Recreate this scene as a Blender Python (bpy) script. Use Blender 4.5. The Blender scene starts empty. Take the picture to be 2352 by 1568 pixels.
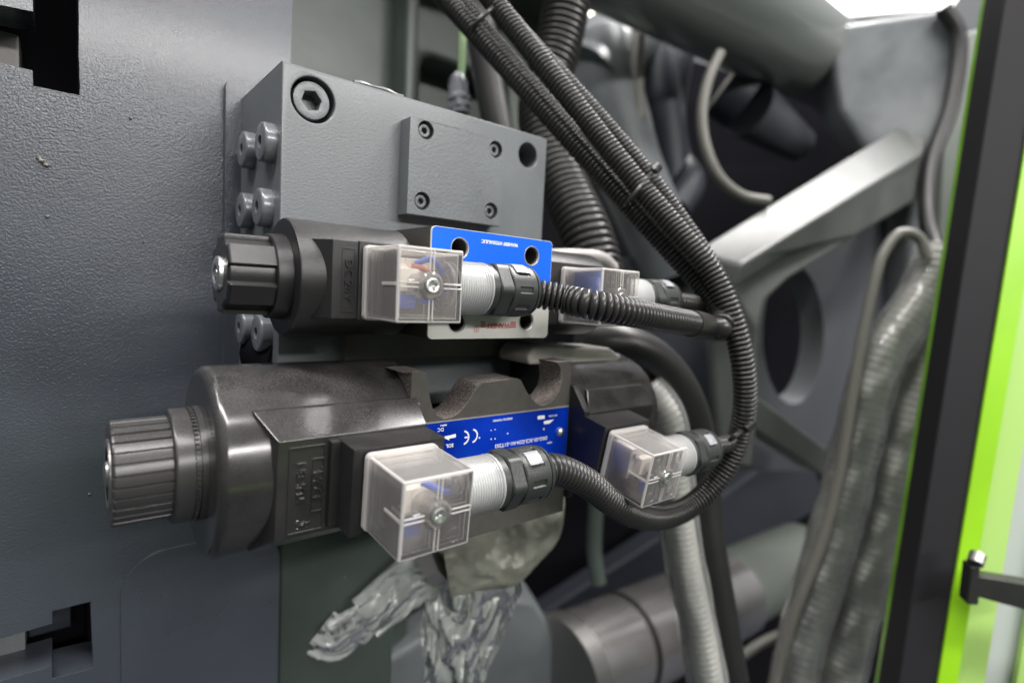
import bpy, bmesh, math, random
from mathutils import Vector, Matrix, Euler, noise
random.seed(7)
PI = math.pi
MM = 0.001
sc = bpy.context.scene
C = sc.collection

# ------------------------------------------------------------------ camera
F = 1276.0                                   # focal length in view units (frame 2352 x 1568)
ax = Vector((1564, 27, -F)).normalized()     # valve axis direction, seen from the camera
ay = Vector((-1044, 161, -F)); ay = (ay - ax * ay.dot(ax)).normalized()
az = ax.cross(ay)
RW = Matrix((ax, ay, az))                    # camera axes -> world axes
cam_d = bpy.data.cameras.new('camera')
cam = bpy.data.objects.new('camera', cam_d); C.objects.link(cam)
cam.matrix_world = RW.to_4x4()
cam_d.sensor_width = 36; cam_d.lens = F / 2352 * 36
cam_d.clip_start = 0.01; cam_d.clip_end = 60
cam_d.dof.use_dof = True; cam_d.dof.focus_distance = 0.230; cam_d.dof.aperture_fstop = 5.0
cam_d.dof.aperture_blades = 9
sc.camera = cam
sc.cycles.transparent_max_bounces = 24
sc.cycles.max_bounces = 10
sc.cycles.use_denoising = True

# ------------------------------------------------------------------ hall light
w = bpy.data.worlds.new('World'); sc.world = w; w.use_nodes = True
nt = w.node_tree; bg = nt.nodes['Background']
tc = nt.nodes.new('ShaderNodeTexCoord'); sx = nt.nodes.new('ShaderNodeSeparateXYZ')
rp = nt.nodes.new('ShaderNodeValToRGB'); mr = nt.nodes.new('ShaderNodeMapRange')
nt.links.new(tc.outputs['Generated'], sx.inputs[0]); nt.links.new(sx.outputs['Z'], mr.inputs[0])
mr.inputs[1].default_value = -1; mr.inputs[2].default_value = 1
nt.links.new(mr.outputs[0], rp.inputs[0]); nt.links.new(rp.outputs[0], bg.inputs[0])
rp.color_ramp.elements[0].position = 0.30; rp.color_ramp.elements[0].color = (0.015, 0.025, 0.018, 1)
rp.color_ramp.elements[1].position = 0.85; rp.color_ramp.elements[1].color = (0.95, 0.95, 1.0, 1)
e = rp.color_ramp.elements.new(0.5); e.color = (0.10, 0.125, 0.11, 1)
bg.inputs[1].default_value = 0.42

def area(name, loc, target, sx_, sy_, power, col=(1, 0.97, 0.95), roll=0):
    l = bpy.data.lights.new(name, 'AREA'); l.shape = 'RECTANGLE'; l.size = sx_; l.size_y = sy_
    l.energy = power; l.color = col
    o = bpy.data.objects.new(name, l); C.objects.link(o); o.location = loc
    d = (Vector(target) - Vector(loc)).normalized()
    o.rotation_euler = (d.to_track_quat('-Z', 'Y') @ Euler((0, 0, roll)).to_quaternion()).to_euler()
    return o
T0 = (0.12, 0.25, 0)
area('hall_lamp', (0.6, -2.6, 1.12), T0, 2.6, 0.16, 66)
area('hall_lamp', (-0.5, -0.6, 2.3), T0, 2.6, 0.25, 85)
area('hall_lamp', (2.0, 0.3, 2.4), (0.9, 0.6, 0), 3.0, 0.5, 150)
area('hall_lamp', (-0.9, 1.1, 2.2), T0, 2.2, 0.2, 30)

sc.view_settings.view_transform = 'Standard'; sc.view_settings.look = 'None'
sc.view_settings.exposure = 0.2; sc.view_settings.gamma = 1

# ------------------------------------------------------------------ materials
def mat(name, col, rough=0.5, metal=0.0, bump=0.0, bscale=600, var=0.0, vscale=60, dust=0.0, dcol=(0.30, 0.27, 0.25), dscale=1500,
        spec=0.5, coat=0.0, emis=None, es=1.0, detail=2.0, rvar=0.0, dtop=False):
    m = bpy.data.materials.new(name); m.use_nodes = True
    n = m.node_tree; b = n.nodes['Principled BSDF']; L = n.links.new
    b.inputs['Base Color'].default_value = (*col, 1); b.inputs['Roughness'].default_value = rough
    b.inputs['Metallic'].default_value = metal; b.inputs['Specular IOR Level'].default_value = spec
    b.inputs['Coat Weight'].default_value = coat; b.inputs['Coat Roughness'].default_value = 0.15
    tcn = n.nodes.new('ShaderNodeTexCoord')
    geo = n.nodes.new('ShaderNodeNewGeometry')
    P = geo.outputs['Position']
    out = None
    if var:
        t = n.nodes.new('ShaderNodeTexNoise'); t.inputs['Scale'].default_value = vscale; t.inputs['Detail'].default_value = 5
        L(P, t.inputs['Vector'])
        mx = n.nodes.new('ShaderNodeMix'); mx.data_type = 'RGBA'
        r = n.nodes.new('ShaderNodeMapRange'); r.inputs[1].default_value = 0.3; r.inputs[2].default_value = 0.7
        L(t.outputs['Fac'], r.inputs[0]); L(r.outputs[0], mx.inputs[0])
        mx.inputs[6].default_value = (*[c * (1 - var) for c in col], 1); mx.inputs[7].default_value = (*[min(1, c * (1 + var)) for c in col], 1)
        out = mx.outputs[2]
        if rvar:
            rr = n.nodes.new('ShaderNodeMapRange'); rr.inputs[1].default_value = 0.3; rr.inputs[2].default_value = 0.7
            rr.inputs[3].default_value = max(0.03, rough - rvar); rr.inputs[4].default_value = rough + rvar
            L(t.outputs['Fac'], rr.inputs[0]); L(rr.outputs[0], b.inputs['Roughness'])
    if dust:
        t = n.nodes.new('ShaderNodeTexNoise'); t.inputs['Scale'].default_value = dscale; t.inputs['Detail'].default_value = 3
        L(P, t.inputs['Vector'])
        t2 = n.nodes.new('ShaderNodeTexNoise'); t2.inputs['Scale'].default_value = 55; t2.inputs['Detail'].default_value = 4
        L(P, t2.inputs['Vector'])
        mu = n.nodes.new('ShaderNodeMath'); mu.operation = 'MULTIPLY'
        r1 = n.nodes.new('ShaderNodeMapRange'); r1.inputs[1].default_value = 0.42; r1.inputs[2].default_value = 0.68
        r2 = n.nodes.new('ShaderNodeMapRange'); r2.inputs[1].default_value = 0.3; r2.inputs[2].default_value = 0.65; r2.inputs[3].default_value = 0.25
        L(t.outputs['Fac'], r1.inputs[0]); L(t2.outputs['Fac'], r2.inputs[0])
        L(r1.outputs[0], mu.inputs[0]); L(r2.outputs[0], mu.inputs[1])
        fac = mu.outputs[0]
        if dtop:                                             # settled dust lies on what faces up
            sp = n.nodes.new('ShaderNodeSeparateXYZ'); L(geo.outputs['Normal'], sp.inputs[0])
            r3 = n.nodes.new('ShaderNodeMapRange'); r3.inputs[1].default_value = -0.1; r3.inputs[2].default_value = 0.9; r3.inputs[3].default_value = 0.12
            L(sp.outputs['Z'], r3.inputs[0])
            m3 = n.nodes.new('ShaderNodeMath'); m3.operation = 'MULTIPLY'; L(fac, m3.inputs[0]); L(r3.outputs[0], m3.inputs[1]); fac = m3.outputs[0]
        m2 = n.nodes.new('ShaderNodeMath'); m2.operation = 'MULTIPLY'; m2.inputs[1].default_value = dust; L(fac, m2.inputs[0])
        mx = n.nodes.new('ShaderNodeMix'); mx.data_type = 'RGBA'; L(m2.outputs[0], mx.inputs[0])
        if out: L(out, mx.inputs[6])
        else: mx.inputs[6].default_value = (*col, 1)
        mx.inputs[7].default_value = (*dcol, 1)
        out = mx.outputs[2]
    if out: L(out, b.inputs['Base Color'])
    if bump:
        t = n.nodes.new('ShaderNodeTexNoise'); t.inputs['Scale'].default_value = bscale; t.inputs['Detail'].default_value = detail
        L(P, t.inputs['Vector'])
        bp = n.nodes.new('ShaderNodeBump'); bp.inputs['Strength'].default_value = min(1, bump); bp.inputs['Distance'].default_value = 0.0006
        L(t.outputs['Fac'], bp.inputs['Height']); L(bp.outputs[0], b.inputs['Normal'])
    if emis:
        b.inputs['Emission Color'].default_value = (*emis, 1); b.inputs['Emission Strength'].default_value = es
    return m

def clear(name, tint=(0.93, 0.91, 0.88), body=(0.80, 0.76, 0.72), base=0.16, rim=0.75, rough=0.12, bump=0.0, bscale=80, power=3.0):
    m = bpy.data.materials.new(name); m.use_nodes = True
    n = m.node_tree; L = n.links.new; b = n.nodes['Principled BSDF']
    b.inputs['Base Color'].default_value = (*body, 1); b.inputs['Roughness'].default_value = rough
    b.inputs['Specular IOR Level'].default_value = 0.6
    tr = n.nodes.new('ShaderNodeBsdfTransparent'); tr.inputs[0].default_value = (*tint, 1)
    gl = n.nodes.new('ShaderNodeBsdfGlossy'); gl.inputs['Roughness'].default_value = rough
    tl = n.nodes.new('ShaderNodeBsdfTranslucent'); tl.inputs[0].default_value = (*body, 1)
    lw = n.nodes.new('ShaderNodeLayerWeight'); lw.inputs[0].default_value = 0.5
    mr = n.nodes.new('ShaderNodeMapRange'); mr.inputs[3].default_value = base; mr.inputs[4].default_value = rim
    pw = n.nodes.new('ShaderNodeMath'); pw.operation = 'POWER'; pw.inputs[1].default_value = power; L(lw.outputs['Facing'], pw.inputs[0]); L(pw.outputs[0], mr.inputs[0])
    mb = n.nodes.new('ShaderNodeMixShader'); mb.inputs[0].default_value = 0.35; L(b.outputs[0], mb.inputs[1]); L(tl.outputs[0], mb.inputs[2])
    m1 = n.nodes.new('ShaderNodeMixShader'); L(mr.outputs[0], m1.inputs[0]); L(tr.outputs[0], m1.inputs[1]); L(mb.outputs[0], m1.inputs[2])
    fr = n.nodes.new('ShaderNodeFresnel'); fr.inputs[0].default_value = 1.5
    m2 = n.nodes.new('ShaderNodeMixShader'); L(fr.outputs[0], m2.inputs[0]); L(m1.outputs[0], m2.inputs[1]); L(gl.outputs[0], m2.inputs[2])
    L(m2.outputs[0], n.nodes['Material Output'].inputs[0])
    if bump:
        geo = n.nodes.new('ShaderNodeNewGeometry')
        t = n.nodes.new('ShaderNodeTexNoise'); t.inputs['Scale'].default_value = bscale; t.inputs['Detail'].default_value = 4
        L(geo.outputs['Position'], t.inputs['Vector'])
        bp = n.nodes.new('ShaderNodeBump'); bp.inputs['Strength'].default_value = bump; bp.inputs['Distance'].default_value = 0.004
        L(t.outputs['Fac'], bp.inputs['Height'])
        for x in (b, gl, fr, tl): L(bp.outputs[0], x.inputs['Normal'])
    return m

M = {}
M['wall'] = mat('orange_peel_slate_paint', (0.046, 0.054, 0.067), 0.33, bump=0.36, bscale=1150, var=0.24, vscale=8, detail=2, coat=0.20, rvar=0.12)
M['paint'] = mat('grey_machine_paint', (0.122, 0.135, 0.140), 0.40, bump=0.24, bscale=1000, var=0.12, vscale=26, coat=0.12, dust=0.14, dcol=(0.30, 0.31, 0.31), dscale=900, rvar=0.08)
M['paintg'] = mat('thick_paint_gloss', (0.14, 0.15, 0.165), 0.26, bump=0.25, bscale=500, coat=0.4)
M['matte'] = mat('satin_black_plastic', (0.014, 0.0135, 0.0145), 0.36, bump=0.16, bscale=3500, dust=0.36, dcol=(0.20, 0.19, 0.18), dscale=2600, dtop=True)
M['knobm'] = mat('knob_black_plastic', (0.017, 0.017, 0.018), 0.30, bump=0.10, bscale=3000, dust=0.30, dcol=(0.17, 0.165, 0.16), dscale=3200, dtop=True)
M['gloss'] = mat('dusty_gloss_black_plastic', (0.022, 0.021, 0.021), 0.19, bump=0.0, dust=0.55, dcol=(0.215, 0.207, 0.20), dscale=4200, dtop=True, coat=0.35, var=0.2, vscale=80, rvar=0.06)
M['gloss2'] = mat('ribbed_black_plastic', (0.034, 0.033, 0.033), 0.30, dust=0.25, dcol=(0.26, 0.24, 0.23), dscale=2000, dtop=True)
M['cond'] = mat('conduit_black_plastic', (0.024, 0.0235, 0.023), 0.30, dust=0.35, dcol=(0.17, 0.16, 0.15), dscale=1300, dtop=True)
M['rubber'] = mat('black_rubber_hose', (0.012, 0.012, 0.012), 0.38, dust=0.2, dtop=True, dcol=(0.12, 0.11, 0.10))
M['nut'] = mat('gland_black_plastic', (0.028, 0.031, 0.030), 0.36, bump=0.1, bscale=2500, dust=0.5, dcol=(0.15, 0.15, 0.14), dtop=True)
M['latch'] = mat('grey_latch_plastic', (0.30, 0.30, 0.32), 0.25, bump=0.3, bscale=900, var=0.3, vscale=400)
M['blue'] = mat('bright_blue_print', (0.000, 0.115, 0.68), 0.42, spec=0.3)
M['blue2'] = mat('anodised_blue_foil', (0.002, 0.040, 0.50), 0.24, metal=0.35, var=0.55, vscale=22)
M['plate'] = mat('bare_plate', (0.52, 0.52, 0.48), 0.4, var=0.08, vscale=60)
M['platem'] = mat('plate_edge', (0.45, 0.44, 0.42), 0.35, metal=0.5)
M['white'] = mat('white_print', (0.80, 0.82, 0.84), 0.5)
M['red'] = mat('red_print', (0.40, 0.03, 0.035), 0.5)
M['bluei'] = mat('blue_print', (0.03, 0.06, 0.40), 0.5)
M['steel'] = mat('zinc_steel', (0.78, 0.79, 0.78), 0.36, metal=1.0, bump=0.15, bscale=1200)
M['dsteel'] = mat('dull_steel', (0.36, 0.35, 0.34), 0.36, metal=0.9, bump=0.2, bscale=900)
M['body'] = mat('machined_olive_cast', (0.085, 0.080, 0.072), 0.42, metal=0.25, bump=0.06, bscale=2500, var=0.1, vscale=200)
M['cast'] = mat('raw_cast_iron', (0.15, 0.125, 0.112), 0.6, bump=0.9, bscale=1300, dust=0.95, dcol=(0.52, 0.47, 0.44), dscale=1100, detail=5)
M['ubody'] = mat('dark_phosphated_body', (0.055, 0.050, 0.045), 0.5, bump=0.3, bscale=1500)
M['olive'] = mat('olive_grey_plate', (0.15, 0.145, 0.13), 0.45, bump=0.15, bscale=900, var=0.15, vscale=40)
M['void'] = mat('unlit_black', (0.009, 0.009, 0.011), 0.9, spec=0.0)  # black stands in for shade in the slots, notches and far depth
M['slate'] = mat('slate_panel_paint', (0.022, 0.026, 0.036), 0.5, var=0.15, vscale=10)
M['slate2'] = mat('mid_slate_paint', (0.055, 0.060, 0.068), 0.5)
M['frame'] = mat('grey_frame_paint', (0.082, 0.088, 0.082), 0.42, bump=0.2, bscale=300, var=0.2, vscale=12)
M['greeng'] = mat('green_grey_paint', (0.135, 0.155, 0.135), 0.38, var=0.12, vscale=8)
M['dgreen'] = mat('dark_green_grey_paint', (0.050, 0.064, 0.056), 0.36, bump=0.2, bscale=90, var=0.35, vscale=10)
M['rod'] = mat('polished_rod', (0.52, 0.50, 0.49), 0.20, metal=0.85, var=0.1, vscale=20)
M['tube'] = mat('pale_tube', (0.15, 0.148, 0.13), 0.38)
M['gtube'] = mat('green_tube', (0.22, 0.34, 0.16), 0.4)
M['dgrey'] = mat('door_post_grey', (0.016, 0.0155, 0.018), 0.62, bump=0.2, bscale=900, spec=0.2)
M['lime'] = mat('lime_green_paint', (0.28, 0.60, 0.012), 0.42, var=0.08, vscale=14)
M['limed'] = mat('lime_edge_strip', (0.15, 0.34, 0.02), 0.35, var=0.3, vscale=30)
M['barrel'] = mat('glossy_cylinder', (0.13, 0.145, 0.135), 0.30, coat=0.7)
M['greyhose'] = mat('grey_ribbed_hose', (0.50, 0.49, 0.465), 0.32, var=0.25, vscale=20)
M['limep'] = mat('pale_lime_panel', (0.40, 0.62, 0.17), 0.4)
M['greyp'] = mat('light_grey_panel', (0.45, 0.49, 0.47), 0.5)
M['white2'] = mat('warm_white_paint', (0.55, 0.52, 0.49), 0.4, bump=0.4, bscale=180, var=0.15, vscale=60)
M['yell'] = mat('yellow_green_wrap', (0.20, 0.205, 0.165), 0.40, bump=1.0, bscale=110, var=0.45, vscale=45, detail=4)
M['lamp'] = mat('lit_diffuser', (0.9, 0.9, 0.9), 0.5, emis=(1, 0.98, 0.93), es=2.6)
M['lampw'] = mat('warm_lit_diffuser', (0.9, 0.85, 0.7), 0.5, emis=(1, 0.92, 0.68), es=3.5)
M['hall'] = mat('hall_wall_paint', (0.50, 0.50, 0.43), 0.6, var=0.3, vscale=3)
M['clear'] = clear('clear_polycarbonate', tint=(0.97, 0.96, 0.95), body=(0.95, 0.92, 0.89), base=0.12, rim=0.85, power=3.2, rough=0.08)
M['cedge'] = clear('bright_polycarbonate_edge', tint=(0.97, 0.96, 0.95), body=(0.98, 0.95, 0.92), base=0.62, rim=0.9, power=2.0, rough=0.08)  # milkier mix for thick edges, with their piped light painted in
M['thread'] = clear('clear_thread_plastic', body=(0.95, 0.96, 0.95), base=0.50, rim=0.95, rough=0.14, tint=(0.97, 0.97, 0.97))
M['film'] = clear('crumpled_clear_film', tint=(0.96, 0.98, 0.96), body=(0.86, 0.90, 0.86), base=0.34, rim=0.85, rough=0.22, bump=0.10, bscale=160, power=1.5)
M['tail'] = clear('pale_creased_film', tint=(0.96, 0.98, 0.96), body=(0.92, 0.94, 0.92), base=0.45, rim=0.9, rough=0.15, bump=0.4, bscale=160, power=1.6)
M['film2'] = clear('loose_sleeve_film', tint=(0.97, 0.98, 0.97), body=(0.88, 0.90, 0.88), base=0.10, rim=0.6, rough=0.10, bump=0.25, bscale=60, power=2.0)
M['term'] = mat('terminal_block_plastic', (0.80, 0.76, 0.70), 0.5)
M['wireb'] = mat('blue_wire', (0.03, 0.10, 0.55), 0.35)
M['wirer'] = mat('brown_wire', (0.35, 0.09, 0.05), 0.4)

# ------------------------------------------------------------------ mapping helpers (all in millimetres)
def ray(x, y): return RW @ Vector(((x - 1176) / F, (784 - y) / F, -1))
def onY(x, y, Y): r = ray(x, y); return r * (Y / r.y)
def onX(x, y, X): r = ray(x, y); return r * (X / r.x)
def dep(x, y, d): return ray(x, y) * d

# ------------------------------------------------------------------ mesh helpers
def sharp_bevel(bm, width, seg=2, ang=32):
    if width <= 0: return
    es = [e for e in bm.edges if len(e.link_faces) == 2 and e.calc_face_angle(0) > math.radians(ang)]
    if es:
        bmesh.ops.bevel(bm, geom=es, offset=width, segments=seg, profile=0.6, affect='EDGES', clamp_overlap=True)

def box(x0, x1, y0, y1, z0, z1, bev=0.4, seg=2):
    bm = bmesh.new()
    bmesh.ops.create_cube(bm, size=1)
    for v in bm.verts:
        v.co = Vector(((x0 + x1) / 2 + v.co.x * (x1 - x0), (y0 + y1) / 2 + v.co.y * (y1 - y0), (z0 + z1) / 2 + v.co.z * (z1 - z0)))
    sharp_bevel(bm, bev, seg)
    return bm

def prism(pts, a, b, axis='Y', bev=0.4, seg=2, slant=None):
    """polygon extruded from a to b. axis Y: pts are (x,z); axis X: pts are (y,z)"""
    bm = bmesh.new()
    def P(p, t): return Vector((p[0], t, p[1])) if axis == 'Y' else Vector((t, p[0], p[1]))
    v0 = [bm.verts.new(P(p, a + (slant(p) if slant else 0))) for p in pts]; v1 = [bm.verts.new(P(p, b)) for p in pts]
    bm.faces.new(v0); bm.faces.new(v1[::-1])
    n = len(pts)
    for i in range(n): bm.faces.new((v0[i], v0[(i + 1) % n], v1[(i + 1) % n], v1[i]))
    bmesh.ops.recalc_face_normals(bm, faces=bm.faces)
    sharp_bevel(bm, bev, seg)
    return bm

def circ(cx, cz, r, n=32): return [(cx + r * math.cos(2 * PI * i / n), cz + r * math.sin(2 * PI * i / n)) for i in range(n)]
def rrect(x0, x1, z0, z1, r, n=5):
    out = []
    for cx, cz, a in ((x1 - r, z1 - r, 0), (x0 + r, z1 - r, 90), (x0 + r, z0 + r, 180), (x1 - r, z0 + r, 270)):
        for i in range(n + 1):
            t = math.radians(a + 90 * i / n); out.append((cx + r * math.cos(t), cz + r * math.sin(t)))
    return out

def plate(outer, holes, y0, y1, bev=0.3, depths=None, seg=2):
    """slab in the XZ plane, front at y0, back at y1; holes with floors at their depth (None = through)"""
    bm = bmesh.new()
    lo = [bm.verts.new((x, y0, z)) for x, z in outer]
    eds = [bm.edges.new((lo[i], lo[(i + 1) % len(lo)])) for i in range(len(lo))]
    hs = []
    for h in holes:
        lv = [bm.verts.new((x, y0, z)) for x, z in h]
        eds += [bm.edges.new((lv[i], lv[(i + 1) % len(lv)])) for i in range(len(lv))]
        hs.append(lv)
    r = bmesh.ops.triangle_fill(bm, use_beauty=True, use_dissolve=False, edges=eds)
    front = [g for g in r['geom'] if isinstance(g, bmesh.types.BMFace)]
    through = [i for i in range(len(holes)) if depths is None or depths[i] is None]
    lb = [bm.verts.new((v.co.x, y1, v.co.z)) for v in lo]
    n = len(lo)
    for i in range(n): bm.faces.new((lo[i], lo[(i + 1) % n], lb[(i + 1) % n], lb[i]))
    eb = [bm.edges.get((lb[i], lb[(i + 1) % n])) for i in range(n)]
    for k, lv in enumerate(hs):
        yb = y1 if k in through else y0 + depths[k]
        hb = [bm.verts.new((v.co.x, yb, v.co.z)) for v in lv]
        m = len(lv)
        for i in range(m): bm.faces.new((lv[i], lv[(i + 1) % m], hb[(i + 1) % m], hb[i]))
        if k in through: eb += [bm.edges.get((hb[i], hb[(i + 1) % m])) for i in range(m)]
        else: bm.faces.new(hb)
    bmesh.ops.triangle_fill(bm, use_beauty=True, use_dissolve=False, edges=eb)
    bmesh.ops.recalc_face_normals(bm, faces=bm.faces)
    if bev:
        es = [e for e in bm.edges if len(e.link_faces) == 2 and e.calc_face_angle(0) > math.radians(50) and abs(e.verts[0].co.y - y0) < 1e-5 and abs(e.verts[1].co.y - y0) < 1e-5]
        bmesh.ops.bevel(bm, geom=es, offset=bev, segments=seg, profile=0.6, affect='EDGES', clamp_overlap=True)
    return bm

def lathe(prof, c=(0, 0, 0), axis='X', n=64, rmod=None, ring=False):
    """prof: list of (t, r) along the axis; rmod(angle, r, t) reshapes the section"""
    bm = bmesh.new(); rings = []
    for t, r in prof:
        ring = []
        for i in range(n):
            a = 2 * PI * i / n
            rr = rmod(a, r, t) if rmod else r
            u, v_ = rr * math.cos(a), rr * math.sin(a)
            p = (t, u, v_) if axis == 'X' else (u, t, v_) if axis == 'Y' else (u, v_, t)
            ring.append(bm.verts.new(Vector(c) + Vector(p)))
        rings.append(ring)
    for a, b in zip(rings, rings[1:]):
        for i in range(n): bm.faces.new((a[i], a[(i + 1) % n], b[(i + 1) % n], b[i]))
    if ring:
        a, b = rings[-1], rings[0]
        for i in range(n): bm.faces.new((a[i], a[(i + 1) % n], b[(i + 1) % n], b[i]))
    if not ring and prof[0][1] > 1e-6: bm.faces.new(rings[0][::-1])
    if not ring and prof[-1][1] > 1e-6: bm.faces.new(rings[-1])
    bmesh.ops.remove_doubles(bm, verts=bm.verts, dist=1e-5)
    bmesh.ops.recalc_face_normals(bm, faces=bm.faces)
    return bm

def smoothpath(pts, step):
    P = [Vector(p) for p in pts]; P = [P[0] * 2 - P[1]] + P + [P[-1] * 2 - P[-2]]
    raw = []
    kn = [0.0]
    for q0, q1 in zip(P, P[1:]): kn.append(kn[-1] + max(1e-6, (q1 - q0).length) ** 0.5)
    for i in range(1, len(P) - 2):
        p0, p1, p2, p3 = P[i - 1:i + 3]; t0, t1, t2, t3 = kn[i - 1:i + 3]
        for k in range(60):
            t = t1 + (t2 - t1) * k / 60
            a1 = p0 * ((t1 - t) / (t1 - t0)) + p1 * ((t - t0) / (t1 - t0))
            a2 = p1 * ((t2 - t) / (t2 - t1)) + p2 * ((t - t1) / (t2 - t1))
            a3 = p2 * ((t3 - t) / (t3 - t2)) + p3 * ((t - t2) / (t3 - t2))
            b1 = a1 * ((t2 - t) / (t2 - t0)) + a2 * ((t - t0) / (t2 - t0))
            b2 = a2 * ((t3 - t) / (t3 - t1)) + a3 * ((t - t1) / (t3 - t1))
            raw.append(b1 * ((t2 - t) / (t2 - t1)) + b2 * ((t - t1) / (t2 - t1)))
    raw.append(P[-2])
    out = [raw[0]]; acc = 0.0; s = step
    for a, b in zip(raw, raw[1:]):
        L = (b - a).length
        while acc + L >= s and L > 0:
            out.append(a.lerp(b, (s - acc) / L)); s += step
        acc += L
    return out

def sweep(pts, radf, step=1.0, n=16, caps=True, bm=None):
    """tube along a smooth path; radf(distance, angle) or number"""
    c = smoothpath(pts, step)
    if bm is None: bm = bmesh.new()
    T = [(c[min(i + 1, len(c) - 1)] - c[max(i - 1, 0)]).normalized() for i in range(len(c))]
    nrm = T[0].orthogonal().normalized(); rings = []
    for i, p in enumerate(c):
        nrm = (nrm - T[i] * nrm.dot(T[i])).normalized(); bi = T[i].cross(nrm)
        ring = []
        for k in range(n):
            a = 2 * PI * k / n
            r = radf(i * step, a) if callable(radf) else radf
            ring.append(bm.verts.new(p + (nrm * math.cos(a) + bi * math.sin(a)) * r))
        rings.append(ring)
    for a, b in zip(rings, rings[1:]):
        for k in range(n): bm.faces.new((a[k], a[(k + 1) % n], b[(k + 1) % n], b[k]))
    if caps:
        bm.faces.new(rings[0][::-1]); bm.faces.new(rings[-1])
    return bm

def corr(r, pitch, depth=0.16):
    """corrugated profile: wide rounded ribs, narrow grooves"""
    def f(s, a):
        t = (s / pitch) % 1.0
        g = max(0.0, 1 - abs(t - 0.5) / 0.22)
        return r * (1 - depth * (g * g * (3 - 2 * g)) ) + (0.03 * r * math.cos(2 * PI * t))
    return f

def join(*bms):
    out = bmesh.new()
    for b in bms:
        me = bpy.data.meshes.new('tmp'); b.to_mesh(me); out.from_mesh(me); bpy.data.meshes.remove(me); b.free()
    return out

def rotx(bm, deg, cy, cz):
    m = Matrix.Translation((0, cy, cz)) @ Matrix.Rotation(math.radians(deg), 4, 'X') @ Matrix.Translation((0, -cy, -cz))
    bmesh.ops.transform(bm, matrix=m, verts=bm.verts)
    return bm

def obj(name, bm, m, parent=None, smooth=True, ang=33, label=None, local=False):
    """bmesh in millimetres of the place -> one mesh object; children are stored relative to their thing"""
    org = Vector((0, 0, 0))
    if parent is None:
        xs = [v.co for v in bm.verts]
        lo = Vector((min(v.x for v in xs), min(v.y for v in xs), min(v.z for v in xs)))
        hi = Vector((max(v.x for v in xs), max(v.y for v in xs), max(v.z for v in xs)))
        org = Vector(((lo.x + hi.x) / 2, (lo.y + hi.y) / 2, lo.z))
    elif not local:
        p = parent
        while p is not None: org += p.location / MM; p = p.parent
    bmesh.ops.transform(bm, matrix=Matrix.Scale(MM, 4) @ Matrix.Translation(-org), verts=bm.verts)
    me = bpy.data.meshes.new(name); bm.to_mesh(me); bm.free()
    for p in me.polygons: p.use_smooth = smooth
    if smooth: me.set_sharp_from_angle(angle=math.radians(ang))
    ms = m if isinstance(m, (list, tuple)) else [m]
    for q in ms: me.materials.append(M[q] if isinstance(q, str) else q)
    o = bpy.data.objects.new(name, me); C.objects.link(o)
    if smooth and len(me.polygons) < 4000:
        wn = o.modifiers.new('weighted_normal', 'WEIGHTED_NORMAL'); wn.keep_sharp = True; wn.weight = 90
    if parent is None: o.location = org * MM
    else: o.parent = parent
    if label: o['label'] = label
    return o

def tag(o, label, cat, group=None, kind=None):
    if label: o['label'] = label
    if cat: o['category'] = cat
    if group: o['group'] = group
    if kind: o['kind'] = kind
    return o
def struct(name, bm, m): o = obj(name, bm, m); o['kind'] = 'structure'; return o

def thing(name, label, cat, loc, group=None):
    o = bpy.data.objects.new(name, None); o.empty_display_size = 0.01; C.objects.link(o)
    o.location = Vector(loc) * MM
    return tag(o, label, cat, group)

FONT = None
def text_bm(s, size, depth=0.05, bold=0.0, sx_=1.0):
    """text as real geometry in its own XY plane, centred, millimetres"""
    cu = bpy.data.curves.new('t', 'FONT'); cu.body = s; cu.size = size; cu.extrude = depth; cu.offset = bold
    cu.align_x = 'CENTER'; cu.align_y = 'CENTER'; cu.resolution_u = 3
    o = bpy.data.objects.new('t', cu); C.objects.link(o)
    dg = bpy.context.evaluated_depsgraph_get()
    me = bpy.data.meshes.new_from_object(o.evaluated_get(dg))
    bm = bmesh.new(); bm.from_mesh(me)
    bpy.data.objects.remove(o); bpy.data.curves.remove(cu); bpy.data.meshes.remove(me)
    bmesh.ops.scale(bm, vec=(sx_, 1, 1), verts=bm.verts)
    return bm
def put_text(bm, x, y, z, rot=0):
    """stand the text on a face that looks towards -Y; rot turns it in that face (degrees, clockwise from the front)"""
    m = Matrix.Translation((x, y, z)) @ Matrix.Rotation(math.radians(rot), 4, 'Y') @ Matrix.Rotation(PI / 2, 4, 'X')
    bmesh.ops.transform(bm, matrix=m, verts=bm.verts)
    return bm

def socket_screw(name, x, y, z, r, h, parent, axis='Y', m='paint', hexr=None, floor_m='void'):
    """cap screw facing -Y (axis Y) or -X (axis X): cylinder head with a hexagonal recess"""
    hexr = hexr or r * 0.5
    hx = [(hexr * math.cos(PI / 3 * i + 0.2), hexr * math.sin(PI / 3 * i + 0.2)) for i in range(6)]
    bm = plate(circ(0, 0, r, 32), [hx], 0, h, bev=min(0.6, r * 0.12), depths=[h * 0.6])
    if axis == 'X': bmesh.ops.transform(bm, matrix=Matrix.Rotation(-PI / 2, 4, 'Z'), verts=bm.verts)
    bmesh.ops.translate(bm, vec=(x, y, z), verts=bm.verts)
    return obj(name, bm, m, parent)

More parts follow.
